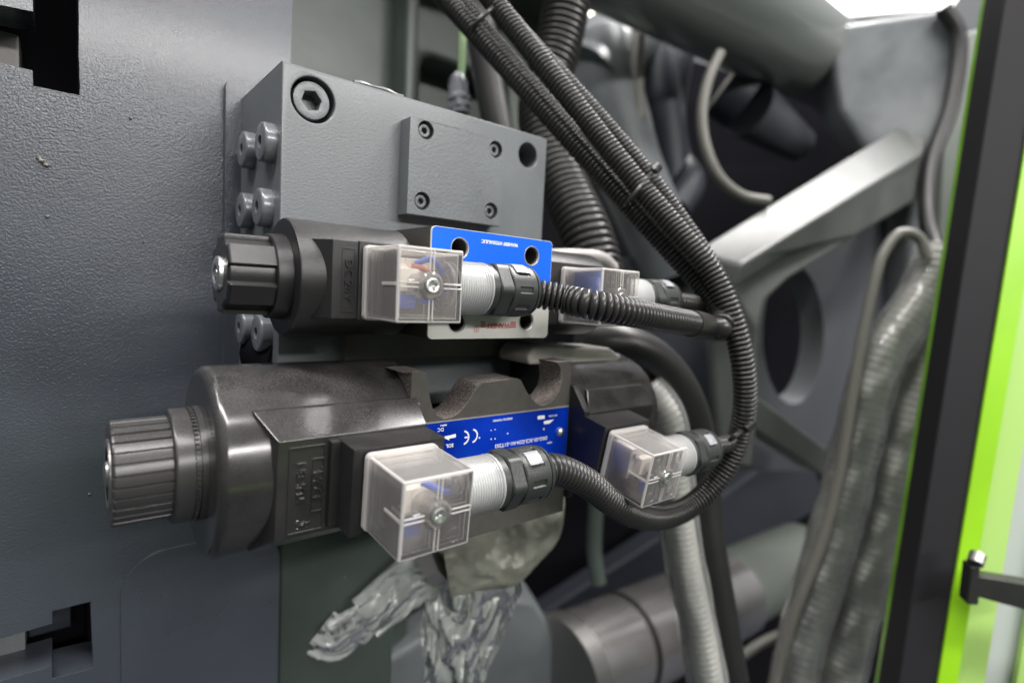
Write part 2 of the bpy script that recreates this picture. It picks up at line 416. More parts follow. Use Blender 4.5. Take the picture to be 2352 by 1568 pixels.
# ================================================================== MACHINE PLATEN (left wall)
WY = 322
wall = thing('machine_platen', 'slate grey orange-peel painted platen filling the left side behind both valves', 'machine frame', (0, WY, -300))
slot_a = [(8.6, 190), (-5.5, 190), (-6.6, 108.6), (-75, 102), (-75, 84), (-7.2, 84.6), (-7.0, 78.2), (8.6, 78.2)]
slot_b = [(-60, -166), (-4.1, -163.5), (-4.0, -157.4), (10.1, -157.4), (11.0, -191.5), (-4.4, -190.5), (-4.6, -184), (-60, -184)]
def wob(poly, amp=0.25, step=4):
    out = []
    for (a, b) in zip(poly, poly[1:] + poly[:1]):
        a = Vector(a); b = Vector(b); n = max(1, int((b - a).length / step))
        for i in range(n):
            p = a.lerp(b, i / n)
            out.append((p.x + noise.noise(Vector((p.x * .3, p.y * .3, 1))) * amp, p.y + noise.noise(Vector((p.x * .3, p.y * .3, 7))) * amp))
    return out
bmw = plate([(-420, -420), (96, -420), (96.5, -250), (96.0, 0), (99, 100), (100.5, 190), (101, 330), (-420, 330)], [wob(slot_a), wob(slot_b)], WY, WY + 26, bev=1.2, seg=3)
obj('front_face', bmw, 'wall', wall, ang=50)
obj('mounting_pad', plate(rrect(66.5, 99.5, -128, 101.5, 5), [], WY - 5, WY + 1, bev=2.6, seg=5), 'wall', wall, ang=60)
obj('mounting_pad', plate(rrect(22, 97.5, -400, -139, 20, 8), [], WY - 1.2, WY + 1, bev=1.1, seg=4), 'wall', wall, ang=60)
obj('slot_back', box(-110, 40, WY + 60, WY + 70, -420, 330, 0), 'void', wall)  # black sheet standing in for the shade inside the slots
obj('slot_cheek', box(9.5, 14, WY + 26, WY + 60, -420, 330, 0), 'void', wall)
obj('slot_bar', box(-110, -12, WY + 27, WY + 50, 80, 106, 1.5), 'olive', wall)
obj('slot_bar', box(-110, -14.5, WY + 22, WY + 50, -186, -160, 0.8), 'paint', wall, label='pale grey bar seen in the lower slot')
obj('slot_bar', box(-14, 3, WY + 40, WY + 50, -188, -170, 0.6), 'slate', wall)
for (px, py, r) in ((300, 272, .9), (205, 1135, .8), (108, 498, .9), (328, 556, .6)):     # paint nibs and chips
    p = onY(px, py, WY)
    bmn = bmesh.new(); bmesh.ops.create_icosphere(bmn, subdivisions=2, radius=r)
    for v in bmn.verts: v.co = Vector((v.co.x, v.co.y * 0.5, v.co.z)) + Vector((p.x, WY, p.z))
    obj('paint_nib', bmn, 'wall', wall)
bmn = sweep([onY(86, 363, WY - 0.2), onY(97, 370, WY - 0.6), onY(112, 384, WY - 0.3)], lambda s, a: 0.9 + 0.35 * math.sin(s * 3 + a), step=0.4, n=8)
obj('paint_chip', bmn, 'olive', wall)

# ================================================================== MANIFOLD BLOCK
MY = 251; MX0, MX1, MZ0, MZ1 = 74.0, 225.0, -60.0, 92.5
mani = thing('manifold_block', 'grey painted steel manifold block with a large hex socket bolt, behind the upper valve', 'manifold', (150, 285, MZ0))
bol = onY(720, 230, MY); hol = onY(1213, 357, MY)
bm = plate([(MX0, MZ0), (MX1, MZ0), (MX1, MZ1), (MX0, MZ1)], [circ(bol.x, bol.z, 9.6, 40), circ(hol.x, hol.z, 6.9, 36)], MY, MY + 66, bev=0.9, depths=[22, 40], seg=3)
obj('block', bm, 'paint', mani, ang=35)
socket_screw('cap_screw', bol.x - 0.3, MY + 1.2, bol.z, 8.0, 12, mani, hexr=4.4)
cp = thing  # (keeps the name short below)
cover_holes = [(139.0, 77.0), (181.6, 76.4), (138.4, 43.2), (180.4, 44.0)]
CY = 241.5
kx = CY / 243
ch = [(x * kx, z * kx) for x, z in cover_holes]
cov = obj('cover_plate', plate([(129.3, 36.0), (186.0, 36.4), (185.6, 81.6), (129.6, 80.9)], [circ(x, z, 4.3, 28) for x, z in ch], CY, MY - 0.2, bev=0.5, depths=[7] * 4), 'paint', mani)
for x, z in ch:
    socket_screw('cap_screw', x, CY + 1.6, z, 3.1, 5.2, cov, hexr=1.6)
for (px, py) in ((597, 325), (590, 475), (588, 765), (555, 343), (551, 483), (549, 752)):
    p = onX(px, py, MX0 - 5)
    rr = 8.6
    pl = lathe([(3.4, 0.01), (3.4, 2.0), (2.8, 2.4), (2.2, 2.5), (0.3, 2.5), (0, 2.8), (0, rr - 1.2), (0.5, rr - 0.4), (1.3, rr), (5.4, rr)], (MX0 - 5.2, p.y, p.z), 'X', 40)
    obj('plug', pl, 'paintg', mani)
# paint bead on the top edge
bm = sweep([(106, MY + 1.5, 92.6), (112, MY + 2, 93.4), (122, MY + 1.6, 93.2), (131, MY + 1.2, 92.5)], lambda s, a: 1.1 + 0.35 * math.sin(s * 0.5), step=0.8, n=8)
obj('paint_bead', bm, 'paint', mani)

# subplate that carries the lower valve
sub = thing('subplate', 'olive grey steel subplate under the manifold block, above the lower valve', 'mounting plate', (165, 262, -140))
obj('upper_step', box(102.5, 226, 246, 262, -34.5, -20, 0.5), 'olive', sub)
obj('mounting_face', box(90, 236, 276, 300, -100, -36, 1.0), 'void', sub)  # coloured black for the shade seen through the valve notches
obj('lip', prism([(119, -37), (186, -38), (184, -46), (150, -47.5), (146, -52), (128, -52), (124, -44)], 258, 276, 'Y', 0.6), 'olive', sub)
obj('port_boss', lathe([(300, 18), (262, 18), (258, 16)], (88, 0, -36), 'Y', 40), 'void', sub)

# ================================================================== LETTERING helper
def letter(s, size, x, y, z, rot, m, parent, depth=0.05, bold=0.0, sx_=1.0, name='lettering'):
    return obj(name, put_text(text_bm(s, size, depth, bold, sx_), x, y, z, rot), m, parent, smooth=False)

# ================================================================== UPPER VALVE
UA = (227.0, 2.3)          # axis (y, z)
uv = thing('solenoid_valve', 'small directional valve with a bright blue and white front plate, above the larger valve', 'solenoid valve', (152, UA[0], -20))
PX0, PX1, PZ0, PZ1 = 118.7, 186.4, -20.2, 26.6
hp = [(132.8, 18.5), (173.4, 18.6), (133.0, -13.0), (172.3, -12.2)]
hr = [4.2, 4.2, 4.2, 4.2]
obj('valve_body', plate([(PX0 + 0.3, PZ0 + 0.3), (PX1 - 0.3, PZ0 + 0.3), (PX1 - 0.3, PZ1 - 0.3), (PX0 + 0.3, PZ1 - 0.3)], [circ(x, z, 3.9, 28) for x, z in hp], 201.1, MY - 0.3, bev=0.5, depths=[30] * 4), 'ubody', uv)
npl = obj('front_plate', plate(rrect(PX0, PX1, PZ0, PZ1, 2.2, 6), [circ(x, z, r, 32) for (x, z), r in zip(hp, hr)], 200.0, 201.0, bev=0.12), 'plate', uv)
bl = rrect(PX0 + 0.25, PX1 - 0.25, 2.5, PZ1 - 0.25, 2.1, 6)
bl = [(x, max(z, 2.5)) if z < 6 else (x, z) for x, z in bl]
bl = [(PX0 + 0.25, 2.5), (PX1 - 0.25, 2.5)] + [(x, z) for x, z in rrect(PX0 + 0.25, PX1 - 0.25, 2.5, PZ1 - 0.25, 2.1, 6) if z > 15]
obj('blue_field', plate(bl, [circ(x, z, 4.28, 32) for x, z in hp[:2]], 199.9, 199.97, bev=0), 'blue', npl, smooth=False)
for x, z in hp:
    ring = lathe([(199.95, 4.22), (199.84, 4.3), (199.82, 4.6), (199.95, 4.7)], (x, 0, z), 'Y', 32, ring=True)
    obj('hole_rim', ring, 'platem', npl)
letter('WANERF HYDRAULIC', 2.15, 154.2, 199.86, 22.7, 180, 'white', npl, bold=0.06, sx_=0.98)
letter('WANERF', 3.3, 155.6, 199.94, -14.4, 180, 'red', npl, bold=0.06, sx_=1.0)
for k in range(3):
    obj('logo_bar', box(162.7 - 0.3 * k, 165.9, 199.9, 199.98, -13.1 - k * 1.05, -12.5 - k * 1.05, 0), 'red', npl)
    obj('logo_bar', box(145.6, 147.9 + 0.3 * k, 199.9, 199.98, -13.1 - k * 1.05, -12.5 - k * 1.05, 0), 'red', npl)
letter('R', 1.5, 143.3, 199.94, -16.0, 180, 'red', npl)
obj('logo_ring', lathe([(199.9, 1.35), (199.88, 1.15), (199.95, 1.15), (199.95, 1.35)], (143.3, 0, -16.0), 'Y', 24, ring=True), 'red', npl)
letter('4WE6G-6X/EG24N9K4', 1.9, 153, 199.94, -9.3, 180, 'bluei', npl)

def ucoil(xe, sgn, label=None):
    """coil of the small valve; xe is the outer end, sgn +1 when it runs towards +X"""
    y, z = UA; r = 23.0
    X = lambda t: xe + sgn * t
    L = 51
    c = obj('coil', lathe([(X(0), 14), (X(0), r - 1.0), (X(0.3), r - 0.4), (X(1.0), r), (X(L - 4), r), (X(L - 1), r - 2.5), (X(L), r - 6), (X(L), 5)], (0, y, z), 'X', 96), 'matte', uv, label=label)
    return c
uc = ucoil(67.7, 1)
# flat-fronted housing with its slanted left end
HZ0, HZ1 = -12.3, 17.0
bm = bmesh.new()
hf = [(78.6, HZ0), (78.6, HZ1), (89.2, HZ1), (89.2, HZ0)]
vs_f = [bm.verts.new((x, 202.2, z)) for x, z in hf]
vs_b = [bm.verts.new((x, 228.0, z)) for x, z in [(52 + 0, HZ0), (52, HZ1), (89.2, HZ1), (89.2, HZ0)]]
bm.faces.new(vs_f); bm.faces.new(vs_b[::-1])
for i in range(4): bm.faces.new((vs_f[i], vs_f[(i + 1) % 4], vs_b[(i + 1) % 4], vs_b[i]))
# keep the slanted face shallow so that it dies into the cylinder
for v in vs_b[:2]: v.co.x = 69.0; v.co.y = 214.5
bmesh.ops.recalc_face_normals(bm, faces=bm.faces); sharp_bevel(bm, 0.35)
hs = obj('terminal_housing', bm, 'matte', uv)
obj('terminal_foot', box(88.4, 119, 201.2, 226, HZ0 - 0.3, HZ1 + 0.3, 0.5), 'matte', uv)
fr = rrect(82.3, 87.0, -9.4, 14.0, 0.2, 1)
obj('label_frame', plate(rrect(82.1, 87.3, -9.7, 14.3, 0.3, 1), [rrect(82.5, 86.9, -9.3, 13.9, 0.2, 1)], 201.95, 202.5, bev=0.08), 'matte', hs)
letter('DC 24V', 4.2, 84.6, 202.0, 2.4, 90, 'matte', hs, depth=0.42, sx_=1.12)
# collar, knob and pin at the left end
obj('collar', lathe([(62.0, 13), (62.0, 15.6), (62.4, 16.2), (67.6, 16.6), (67.9, 14)], (0, UA[0], UA[1]), 'X', 72), 'matte', uv)
def knob_mod(a, r, t):
    k = (a / (PI / 3)) % 1.0
    dlt = abs(k - 0.5)
    ang = (k - 0.5) * PI / 3
    if dlt < 0.27: return r * math.cos(0.27 * PI / 3) / math.cos(ang) * 1.0
    if dlt < 0.30: return r * (0.97 - (dlt - 0.27) * 3.3)
    return r * 0.865
kb = lathe([(46.0, 7.0), (46.0, 13.6), (46.5, 14.8), (47.0, 15.2), (64.5, 15.4)], (0, UA[0], UA[1]), 'X', 240, knob_mod)
kn = obj('end_knob', kb, 'knobm', uv, ang=22)
obj('pin_bush', lathe([(44.9, 3.0), (44.4, 3.6), (44.4, 5.2), (44.9, 6.2), (46.1, 6.4)], (0, UA[0], UA[1]), 'X', 48), 'steel', kn)
obj('centre_pin', lathe([(44.7, 0.01), (44.7, 1.4), (45.2, 1.6), (45.2, 3.1), (45.4, 3.1)], (0, UA[0], UA[1]), 'X', 32), 'steel', kn)
# right hand coil
uc2 = obj('coil', lathe([(187.2, 16), (187.2, 21.5), (188.6, 23), (236, 23), (237, 22), (237, 8)], (0, UA[0], UA[1]), 'X', 72), 'matte', uv)
obj('terminal_foot', box(186.9, 230, 200.9, 226, -13.6, 17.3, 0.6), 'matte', uv)
obj('blue_spacer', box(186.6, 189.5, 201.3, 226, -12, 17, 0.3), 'blue2', uv)

# ================================================================== LOWER VALVE
LA = (229.0, -68.0)
lv = thing('directional_valve', 'large dusty directional valve with a blue nameplate and two notches in its cast body', 'directional valve', (160, LA[0], -110))
LP = 200.0
outl = [(927, 856), (950, 853), (977, 852.6), (984, 894), (988, 915), (994, 938), (1004, 953), (1019, 961), (1038, 958), (1054, 948), (1068, 932), (1082, 911), (1095, 890), (1107, 879),
        (1150, 873), (1188, 869), (1197, 873), (1210, 899.5), (1224, 917), (1234, 928), (1247, 932), (1262, 926), (1275, 913), (1285, 897), (1291, 870), (1288, 846), (1280, 832), (1308, 829)]
op = [(onY(x, y, LP).x, onY(x, y, LP).z) for x, y in outl]
op = [(112, op[0][1])] + op + [(204.6, op[-1][1]), (204.6, -112), (112, -112)]
bm = plate(op, [], LP, 217, bev=2.0, seg=3)
for f in bm.faces:
    f.material_index = 0 if (abs(f.normal.y) > 0.98) else 1
obj('valve_body', bm, ['body', 'cast'], lv, ang=45)
obj('body_core', box(114, 204, 217.2, 262, -112, -80, 1), 'ubody', lv)
nameplate = obj('nameplate', box(118.6, 203.6, 199.2, 199.9, -97, -56.0, 0.1, 1), 'blue2', lv)
obj('plate_edge', box(118.6, 203.6, 199.15, 199.9, -55.95, -55.5, 0), 'platem', nameplate)
NY = 199.14
def LT(s, size, px, py, bold=0.03, sx_=1.0, m='white'):
    p = onY(px, py, NY); return letter(s, size, p.x, NY, p.z, 180, m, nameplate, bold=bold, sx_=sx_, depth=0.03)
LT('DIRECTIONAL VALVE', 2.6, 1147, 1053 , sx_=1.13)
LT('DSG-03-3C2-D24-N1-51T203', 2.5, 1199, 1014, sx_=1.07)
LT('MADE IN TAIWAN', 1.4, 1155, 963)
LT('MODEL', 1.0, 1262, 1016)
LT('SOL', 2.2, 1033, 1022.5, bold=0.06)
LT('b', 1.8, 1249, 985)
LT('90099-3', 1.0, 1019, 976)
LT('MAX 31.5MPa', 1.0, 1270, 954)
p = onY(1012, 986, NY); letter('DC', 2.2, p.x, NY, p.z, 180, 'white', nameplate, bold=0.02)
for (pts) in ([(1021, 1002), (1047, 996), (1047, 1004), (1031, 1007), (1032, 1011), (1021, 1006)], [(1235, 955), (1251, 953), (1251, 961), (1235, 963)], [(1249, 967), (1272, 963), (1262, 972), (1250, 974)]):
    q = [(onY(x, y, NY).x, onY(x, y, NY).z) for x, y in pts]
    obj('printed_mark', prism(q, NY - 0.03, NY + 0.04, 'Y', 0), 'white', nameplate, smooth=False)
def arc_strip(cx, cz, r, w, a0, a1, n=24):
    bm = bmesh.new(); A = []; B = []
    for i in range(n + 1):
        t = math.radians(a0 + (a1 - a0) * i / n)
        A.append(bm.verts.new((cx + r * math.cos(t), NY, cz + r * math.sin(t)))); B.append(bm.verts.new((cx + (r - w) * math.cos(t), NY, cz + (r - w) * math.sin(t))))
    for i in range(n): bm.faces.new((A[i], A[i + 1], B[i + 1], B[i]))
    ex = bmesh.ops.extrude_face_region(bm, geom=bm.faces[:]); bmesh.ops.translate(bm, vec=(0, 0.04, 0), verts=[g for g in ex['geom'] if isinstance(g, bmesh.types.BMVert)])
    bmesh.ops.recalc_face_normals(bm, faces=bm.faces)
    return bm
pc = onY(1084, 1001, NY); pe = onY(1064, 1005, NY)
obj('printed_mark', arc_strip(pc.x, pc.z, 3.3, 0.75, -80, 80), 'white', nameplate, smooth=False)
obj('printed_mark', join(arc_strip(pe.x, pe.z, 3.3, 0.75, -80, 80), box(pe.x + 0.8, pe.x + 2.9, NY, NY + 0.04, pe.z - 0.35, pe.z + 0.35, 0)), 'white', nameplate, smooth=False)
for (px, py, r) in ((1101, 1005, .4), (1128, 1008, .35), (1137, 1007, .35), (1166, 995, .35), (1128, 988, .25), (1137, 986, .3)):
    q = onY(px, py, NY); obj('scratch_dot', lathe([(NY - 0.02, 0.01), (NY - 0.02, r), (NY + 0.05, r)], (q.x, 0, q.z), 'Y', 10), 'white', nameplate)
q = onY(1288, 992, 198.5)
obj('rivet', lathe([(197.4, 0.01), (197.5, 1.2), (197.9, 2.0), (198.6, 2.4), (199.2, 2.5)], (q.x, 0, q.z), 'Y', 24), 'steel', nameplate)

def lcoil(x0, x1, tilt, hx0, hx1, parts):
    """coil of the large valve between x0 and x1 (x0 outer end for the left one), housing hx0..hx1, all turned by tilt"""
    y, z = LA; r = 36.0
    sg = 1 if x1 > x0 else -1
    c = lathe([(x0, 16), (x0, r - 4.2), (x0 + sg * 0.35, r - 2.6), (x0 + sg * 1.1, r - 1.3), (x0 + sg * 2.3, r - 0.4), (x0 + sg * 3.8, r), (x1, r), (x1, 10)], (0, y, z), 'X', 128)
    coil = obj('coil', rotx(c, tilt, y, z), 'gloss', lv, ang=40)
    fy = y - 37.2
    sec = [(fy, -19.0), (fy, 17.0), (fy + 9.5, 25.5), (y, 25.5), (y, -25.5), (fy + 9.5, -25.5)]
    bm = bmesh.new()
    a = hx0 if sg > 0 else hx1; b = hx1 if sg > 0 else hx0
    L = []; R = []
    for (yy, zz) in sec:
        off = min(7.5, (yy - fy) * 0.62)
        L.append(bm.verts.new((a - (off if (sg > 0) else 0), yy, z + zz))); R.append(bm.verts.new((b + (off if sg < 0 else 0), yy, z + zz)))
    bm.faces.new(L); bm.faces.new(R[::-1])
    for i in range(6): bm.faces.new((L[i], L[(i + 1) % 6], R[(i + 1) % 6], R[i]))
    bmesh.ops.recalc_face_normals(bm, faces=bm.faces); sharp_bevel(bm, 0.5)
    h = obj('terminal_housing', rotx(bm, tilt, y, z), 'gloss', lv)
    return coil, h
lc, lh = lcoil(39.5, 116, 3.8, 57.0, 114.5, 0)
y, z = LA
obj('connector_mount', rotx(box(77.8, 114.6, y - 51, y - 30, z - 16.6, z + 15.8, 0.6), 3.8, y, z), 'matte', lv)
obj('mount_fillet', rotx(box(74.5, 79, y - 40, y - 36, z - 16.4, z + 15.4, 0.5), 3.8, y, z), 'matte', lv)
# embossed panel
obj('embossed_frame', rotx(plate(rrect(60.6, 73.4, z - 17.6, z + 14.4, 0.4, 1), [rrect(61.1, 72.9, z - 17.1, z + 13.9, 0.3, 1)], y - 37.75, y - 36.8, bev=0.15), 3.8, y, z), 'gloss', lh)
obj('embossed_frame', rotx(plate(rrect(68.8, 73.0, z - 10.5, z + 9.5, 0.2, 1), [rrect(69.1, 72.7, z - 10.1, z + 9.1, 0.2, 1)], y - 37.75, y - 36.8, bev=0.12), 3.8, y, z), 'gloss', lh)
t = put_text(text_bm('D24', 5.4, 0.5, sx_=1.15), 70.9, y - 37.3, z - 0.5, -90); obj('lettering', rotx(t, 3.8, y, z), 'gloss', lh, smooth=False)
t = put_text(text_bm('YUKEN', 4.2, 0.5, 0.02, 1.1), 65.2, y - 37.3, z + 1.2, -90); obj('lettering', rotx(t, 3.8, y, z), 'gloss', lh, smooth=False)
bm = bmesh.new()
for k in range(26):
    a = random.random() * 2 * PI; rr = random.random()
    c0 = Vector((66.5 + 3.2 * rr * math.cos(a), y - 37.2, z - 14.4 + 2.0 * rr * math.sin(a)))
    d = Vector((random.uniform(-1, 1), 0, random.uniform(-.5, .5)))
    sweep([c0 - d, c0 + Vector((0, -.25, .2)), c0 + d], 0.2, step=0.5, n=5, bm=bm)
so = obj('scuffed_plastic', rotx(bm, 3.8, y, z), 'gloss', lh); so['kind'] = 'stuff'
# knurled ring, collar and fluted knob
kt = lathe([(29.6, 13), (29.6, 19.6), (30.1, 20.4), (30.8, 20.7), (35.6, 20.7), (35.8, 20.1), (37.6, 20.1), (37.7, 21.0), (39.6, 21.0)], (0, y, z), 'X', 96)
lcol = obj('collar', kt, 'gloss2', lv)
teeth = bmesh.new()
for k in range(72):
    a = 2 * PI * k / 72; cy_, cz_ = y + 20.5 * math.cos(a), z + 20.5 * math.sin(a)
    b_ = box(35.9, 37.2, -0.45, 0.45, -0.5, 0.5, 0)
    bmesh.ops.transform(b_, matrix=Matrix.Translation((0, cy_, cz_)) @ Matrix.Rotation(a, 4, 'X'), verts=b_.verts)
    me = bpy.data.meshes.new('x'); b_.to_mesh(me); teeth.from_mesh(me); bpy.data.meshes.remove(me); b_.free()
obj('ring_of_teeth', teeth, 'gloss2', lcol, smooth=False)
def flute(a, r, t):
    k = (a / (2 * PI / 30)) % 1.0
    return r * (0.958 if k < 0.13 else 1.0)
fk = lathe([(12.6, 8), (12.6, 17.0), (13.0, 17.9), (13.5, 18.1), (31, 18.3)], (0, y, z), 'X', 360, flute)
lk = obj('fluted_knob', fk, 'gloss2', lv, ang=20)
obj('centre_screw', lathe([(11.3, 0.01), (11.3, 3.4), (11.7, 4.3), (12.7, 4.6)], (0, y, z), 'X', 40), 'dsteel', lk)
obj('end_rim', lathe([(12.2, 9.5), (12.0, 10), (12.0, 11.6), (12.3, 12.0), (12.8, 12.1)], (0, y, z), 'X', 48), 'dsteel', lk)
# right hand coil
rc, rh = lcoil(271, 205.5, 10.4, 208.5, 262, 1)
obj('end_cap', rotx(lathe([(271, 30), (273, 33), (276, 33), (277, 30), (277, 12)], (0, y, z), 'X', 64), 0, y, z), 'gloss', lv)
obj('coil_flange', rotx(prism([(y - 37.5, z - 30), (y - 37.5, z + 18), (y - 26, z + 28), (y, z + 31), (y, z - 36)], 204.8, 208.8, 'X', 0.5), 10.4, y, z), 'matte', lv)
obj('connector_mount', rotx(box(204.9, 240, y - 52, y - 30, z - 17.6, z + 16, 0.6), 10.4, y, z), 'matte', lv)

# ================================================================== PLUG CONNECTORS
def connector(label, loc, tilt, wires, m='clear'):
    t = thing('plug_connector', label, 'connector', loc, 'clear plug connectors on the valve coils')
    t.rotation_euler = (math.radians(tilt), 0, 0)
    K = lambda name, bm, mm, **k: obj(name, bm, mm, k.pop('parent', t), local=True, **k)
    # open-backed shell: outer skin, wall thickness, rim
    S = 13.5
    def shell(x0, x1, y0, y1, z0, z1, th, bev):
        o_ = box(x0, x1, y0, y1, z0, z1, bev, 3); i_ = box(x0 + th, x1 - th, y0 + th, y1 - 0.01, z0 + th, z1 - th, bev * 0.7, 2)
        bmesh.ops.reverse_faces(i_, faces=i_.faces)
        return join(o_, i_)
    hb = shell(0, 27, -27, -1.6, -S, S, 1.3, 0.8)
    for f in hb.faces:
        f.normal_update(); f.material_index = 0 if max(abs(f.normal.x), abs(f.normal.y), abs(f.normal.z)) > 0.9995 and f.calc_area() > 20 else 1
    K('housing', hb, [m, 'cedge'])
    K('housing_rim', plate(rrect(-0.8, 27.8, -S - 0.8, S + 0.8, 2.0, 5), [rrect(1.2, 25.8, -S + 1.2, S - 1.2, 1.2, 4)], -2.6, -0.3, bev=0.5), 'cedge')
    K('gasket', plate(rrect(-0.6, 27.6, -S - 0.6, S + 0.6, 1.8, 5), [], -0.28, 0.35, bev=0.1), 'rubber')
    K('terminal_block', box(2.2, 21, -13.5, -0.5, -5.5, 9.8, 0.5), 'term')
    K('terminal_block', box(6, 17.5, -17.5, -13.6, -2.5, 6.0, 0.4), 'term')
    K('clamp_plate', box(17.5, 19.5, -16.5, -14, -4, 4, 0.2), 'steel')
    K('circuit_board', box(3.0, 10.5, -21.5, -20.6, -8.5, -3.5, 0.1), 'bluei')
    K('pin_block', box(1.9, 4.4, -8.5, -1, -11.5, -6.5, 0.2), 'nut')
    for zz in (-3.2, 6.8):
        K('terminal_screw', lathe([(-15.2, 0.01), (-15.2, 1.6), (-13.6, 1.6)], (5.2, 0, zz), 'Y', 16), 'steel')
    # ribs of the cross on the front face
    for (a, b, c, d) in ((0.8, 8.3, .55, 1.05), (18.7, 26.2, .55, 1.05), (0.8, 8.3, -1.05, -.55), (18.7, 26.2, -1.05, -.55)):
        K('rib', box(a, b, -27.35, -26.9, c, d, 0.12, 1), 'cedge')
    for (c, d) in ((5.2, 12.7), (-12.7, -5.2)):
        K('rib', box(12.5, 13.0, -27.35, -26.9, c, d, 0.12, 1), 'cedge'); K('rib', box(14.0, 14.5, -27.35, -26.9, c, d, 0.12, 1), 'cedge')
    K('side_rib', box(-0.25, 0.2, -26, -15.5, -0.6, 0.6, 0.1, 1), 'cedge')
    for (xx, zz) in ((5.4, 8.4), (20.6, 8.4), (5.4, -8.6), (20.6, -8.6)):
        K('moulding_mark', lathe([(-27.0, 2.4), (-27.16, 2.45), (-27.16, 2.65), (-27.0, 2.7)], (xx, 0, zz), 'Y', 28, ring=True), m)
    K('screw_boss', lathe([(-27.4, 3.0), (-27.9, 3.4), (-27.9, 4.2), (-27.2, 5.0), (-26, 5.1), (-6, 4.4), (-6, 3.0), (-26.4, 3.0)], (13.4, 0, 0), 'Y', 40, ring=True), m)
    # screw with a cross recess
    def pts_cross(w, l): return [(w, l), (-w, l), (-w, w), (-l, w), (-l, -w), (-w, -w), (-w, -l), (w, -l), (w, -w), (l, -w), (l, w), (w, w)]
    rot = random.uniform(0, PI)
    cr = [(x * math.cos(rot) - z_ * math.sin(rot), x * math.sin(rot) + z_ * math.cos(rot)) for x, z_ in pts_cross(0.5, 1.75)]
    sb = plate(circ(0, 0, 2.8, 28), [cr], -28.7, -25.4, bev=0.45, depths=[1.5])
    bmesh.ops.translate(sb, vec=(13.4, 0, 0), verts=sb.verts)
    K('fixing_screw', sb, 'steel')
    arrow = prism([(4.2, 1.9), (6.6, 1.9), (6.6, 1.55), (5.2, 1.55), (5.2, 1.2), (4.0, 1.75)], -27.12, -26.9, 'Y', 0)
    K('moulded_arrow', arrow, 'white', smooth=False)
    # threaded neck
    prof = [(26.2, 10.0)]
    xx = 27.2
    while xx < 43.6:
        prof += [(xx, 10.15), (xx + 0.35, 10.75), (xx + 0.6, 10.75), (xx + 0.9, 10.15)]; xx += 1.12
    prof += [(44.0, 10.2), (44.4, 10.9), (45.2, 10.9), (45.3, 8.5)]
    yc = -12.5
    K('threaded_neck', lathe(prof, (0, yc, 0), 'X', 64), 'thread')
    K('neck_core', lathe([(26.6, 5.5), (28, 7.6), (45, 7.6)], (0, yc, 0), 'X', 32), 'thread')
    def hexm(a, r, t_):
        k = (a / (PI / 3)) % 1.0
        return min(r, r * 0.905 / math.cos((k - 0.5) * PI / 3))
    K('lock_ring', lathe([(45.2, 8), (45.2, 10.2), (45.6, 10.6), (48.2, 10.6), (48.6, 10.0)], (0, yc, 0), 'X', 64), 'nut')
    K('hex_nut', lathe([(48.4, 9), (48.4, 11.2), (48.9, 11.9), (54.6, 11.9), (55.2, 11.2), (55.4, 9)], (0, yc, 0), 'X', 96, hexm), 'nut', ang=25)
    def capm(a, r, t_):
        k = (a / (2 * PI / 9)) % 1.0
        return r - (0.65 if (0.28 < k < 0.62 and 58.4 < t_ < 65.2) else 0)
    cap = K('gland_cap', lathe([(55.2, 9.6), (55.3, 10.9), (55.8, 11.3), (58.2, 11.3), (58.6, 11.3), (65.0, 11.3), (65.4, 11.3), (68.0, 11.2), (68.2, 10.5), (68.6, 10.5), (68.8, 11.1), (70.2, 10.8), (71.6, 9.4), (71.8, 7.4)], (0, yc, 0), 'X', 144, capm), 'nut', ang=25)
    la = lathe([(57.6, 10.6), (57.8, 11.9), (64.6, 11.9), (64.8, 10.6)], (0, yc, 0), 'X', 96)
    dele = [v for v in la.verts if not (math.radians(38) < math.atan2(v.co.z, -(v.co.y - yc)) < math.radians(72))]
    bmesh.ops.delete(la, geom=dele, context='VERTS')
    K('latch', la, 'latch', parent=cap)
    for (mm, pts) in wires:
        K('wire', sweep(pts, 1.15, step=0.8, n=10), mm)
    return t
W1 = [('wireb', [(15, -14, -6), (18, -18, -5.5), (22, -17, -3), (27, -13, -1)]), ('wirer', [(12, -15, 7), (16, -18, 6), (21, -16, 3), (27, -12, 2)]), ('wireb', [(14, -14, 8), (19, -17, 10), (24, -15, 7), (28, -12, 2)])]
W2 = [('wireb', [(13, -16, 7), (18, -19, 5), (22, -18, 2.5), (28, -13, 0)]), ('term', [(18, -14, 9), (22, -17, 8), (26, -14, 4)]), ('wirer', [(8, -14, -7), (13, -16, -8), (19, -14, -4), (27, -12, -1)])]
W3 = [('wireb', [(14, -13, 6), (19, -16, 6), (27, -13, 1)])]
def axis_pt(tilt, v, w_=0.0):       # point at distance v in front of the large valve's axis
    a = math.radians(tilt); return (LA[0] - v * math.cos(a) - w_ * math.sin(a), LA[1] - v * math.sin(a) + w_ * math.cos(a))
connector('clear connector beside the housing marked DC 24V, left of the blue plate', (90.5, 201.0, 1.7), 0, W1)
connector('clear connector half hidden by a ribbed conduit, right of the blue plate', (194.4, 200.6, 1.0), 0, W3)
py_, pz_ = axis_pt(3.8, 51.6)
connector('clear connector nearest the camera, beside the dark housing embossed D24', (82.4, py_, pz_ + 0.2), 4.2, W2)
py_, pz_ = axis_pt(10.4, 52.6)
connector('clear tilted connector on the right coil, with the lower conduit looping under it', (208.2, py_, pz_), 10.4, W3)

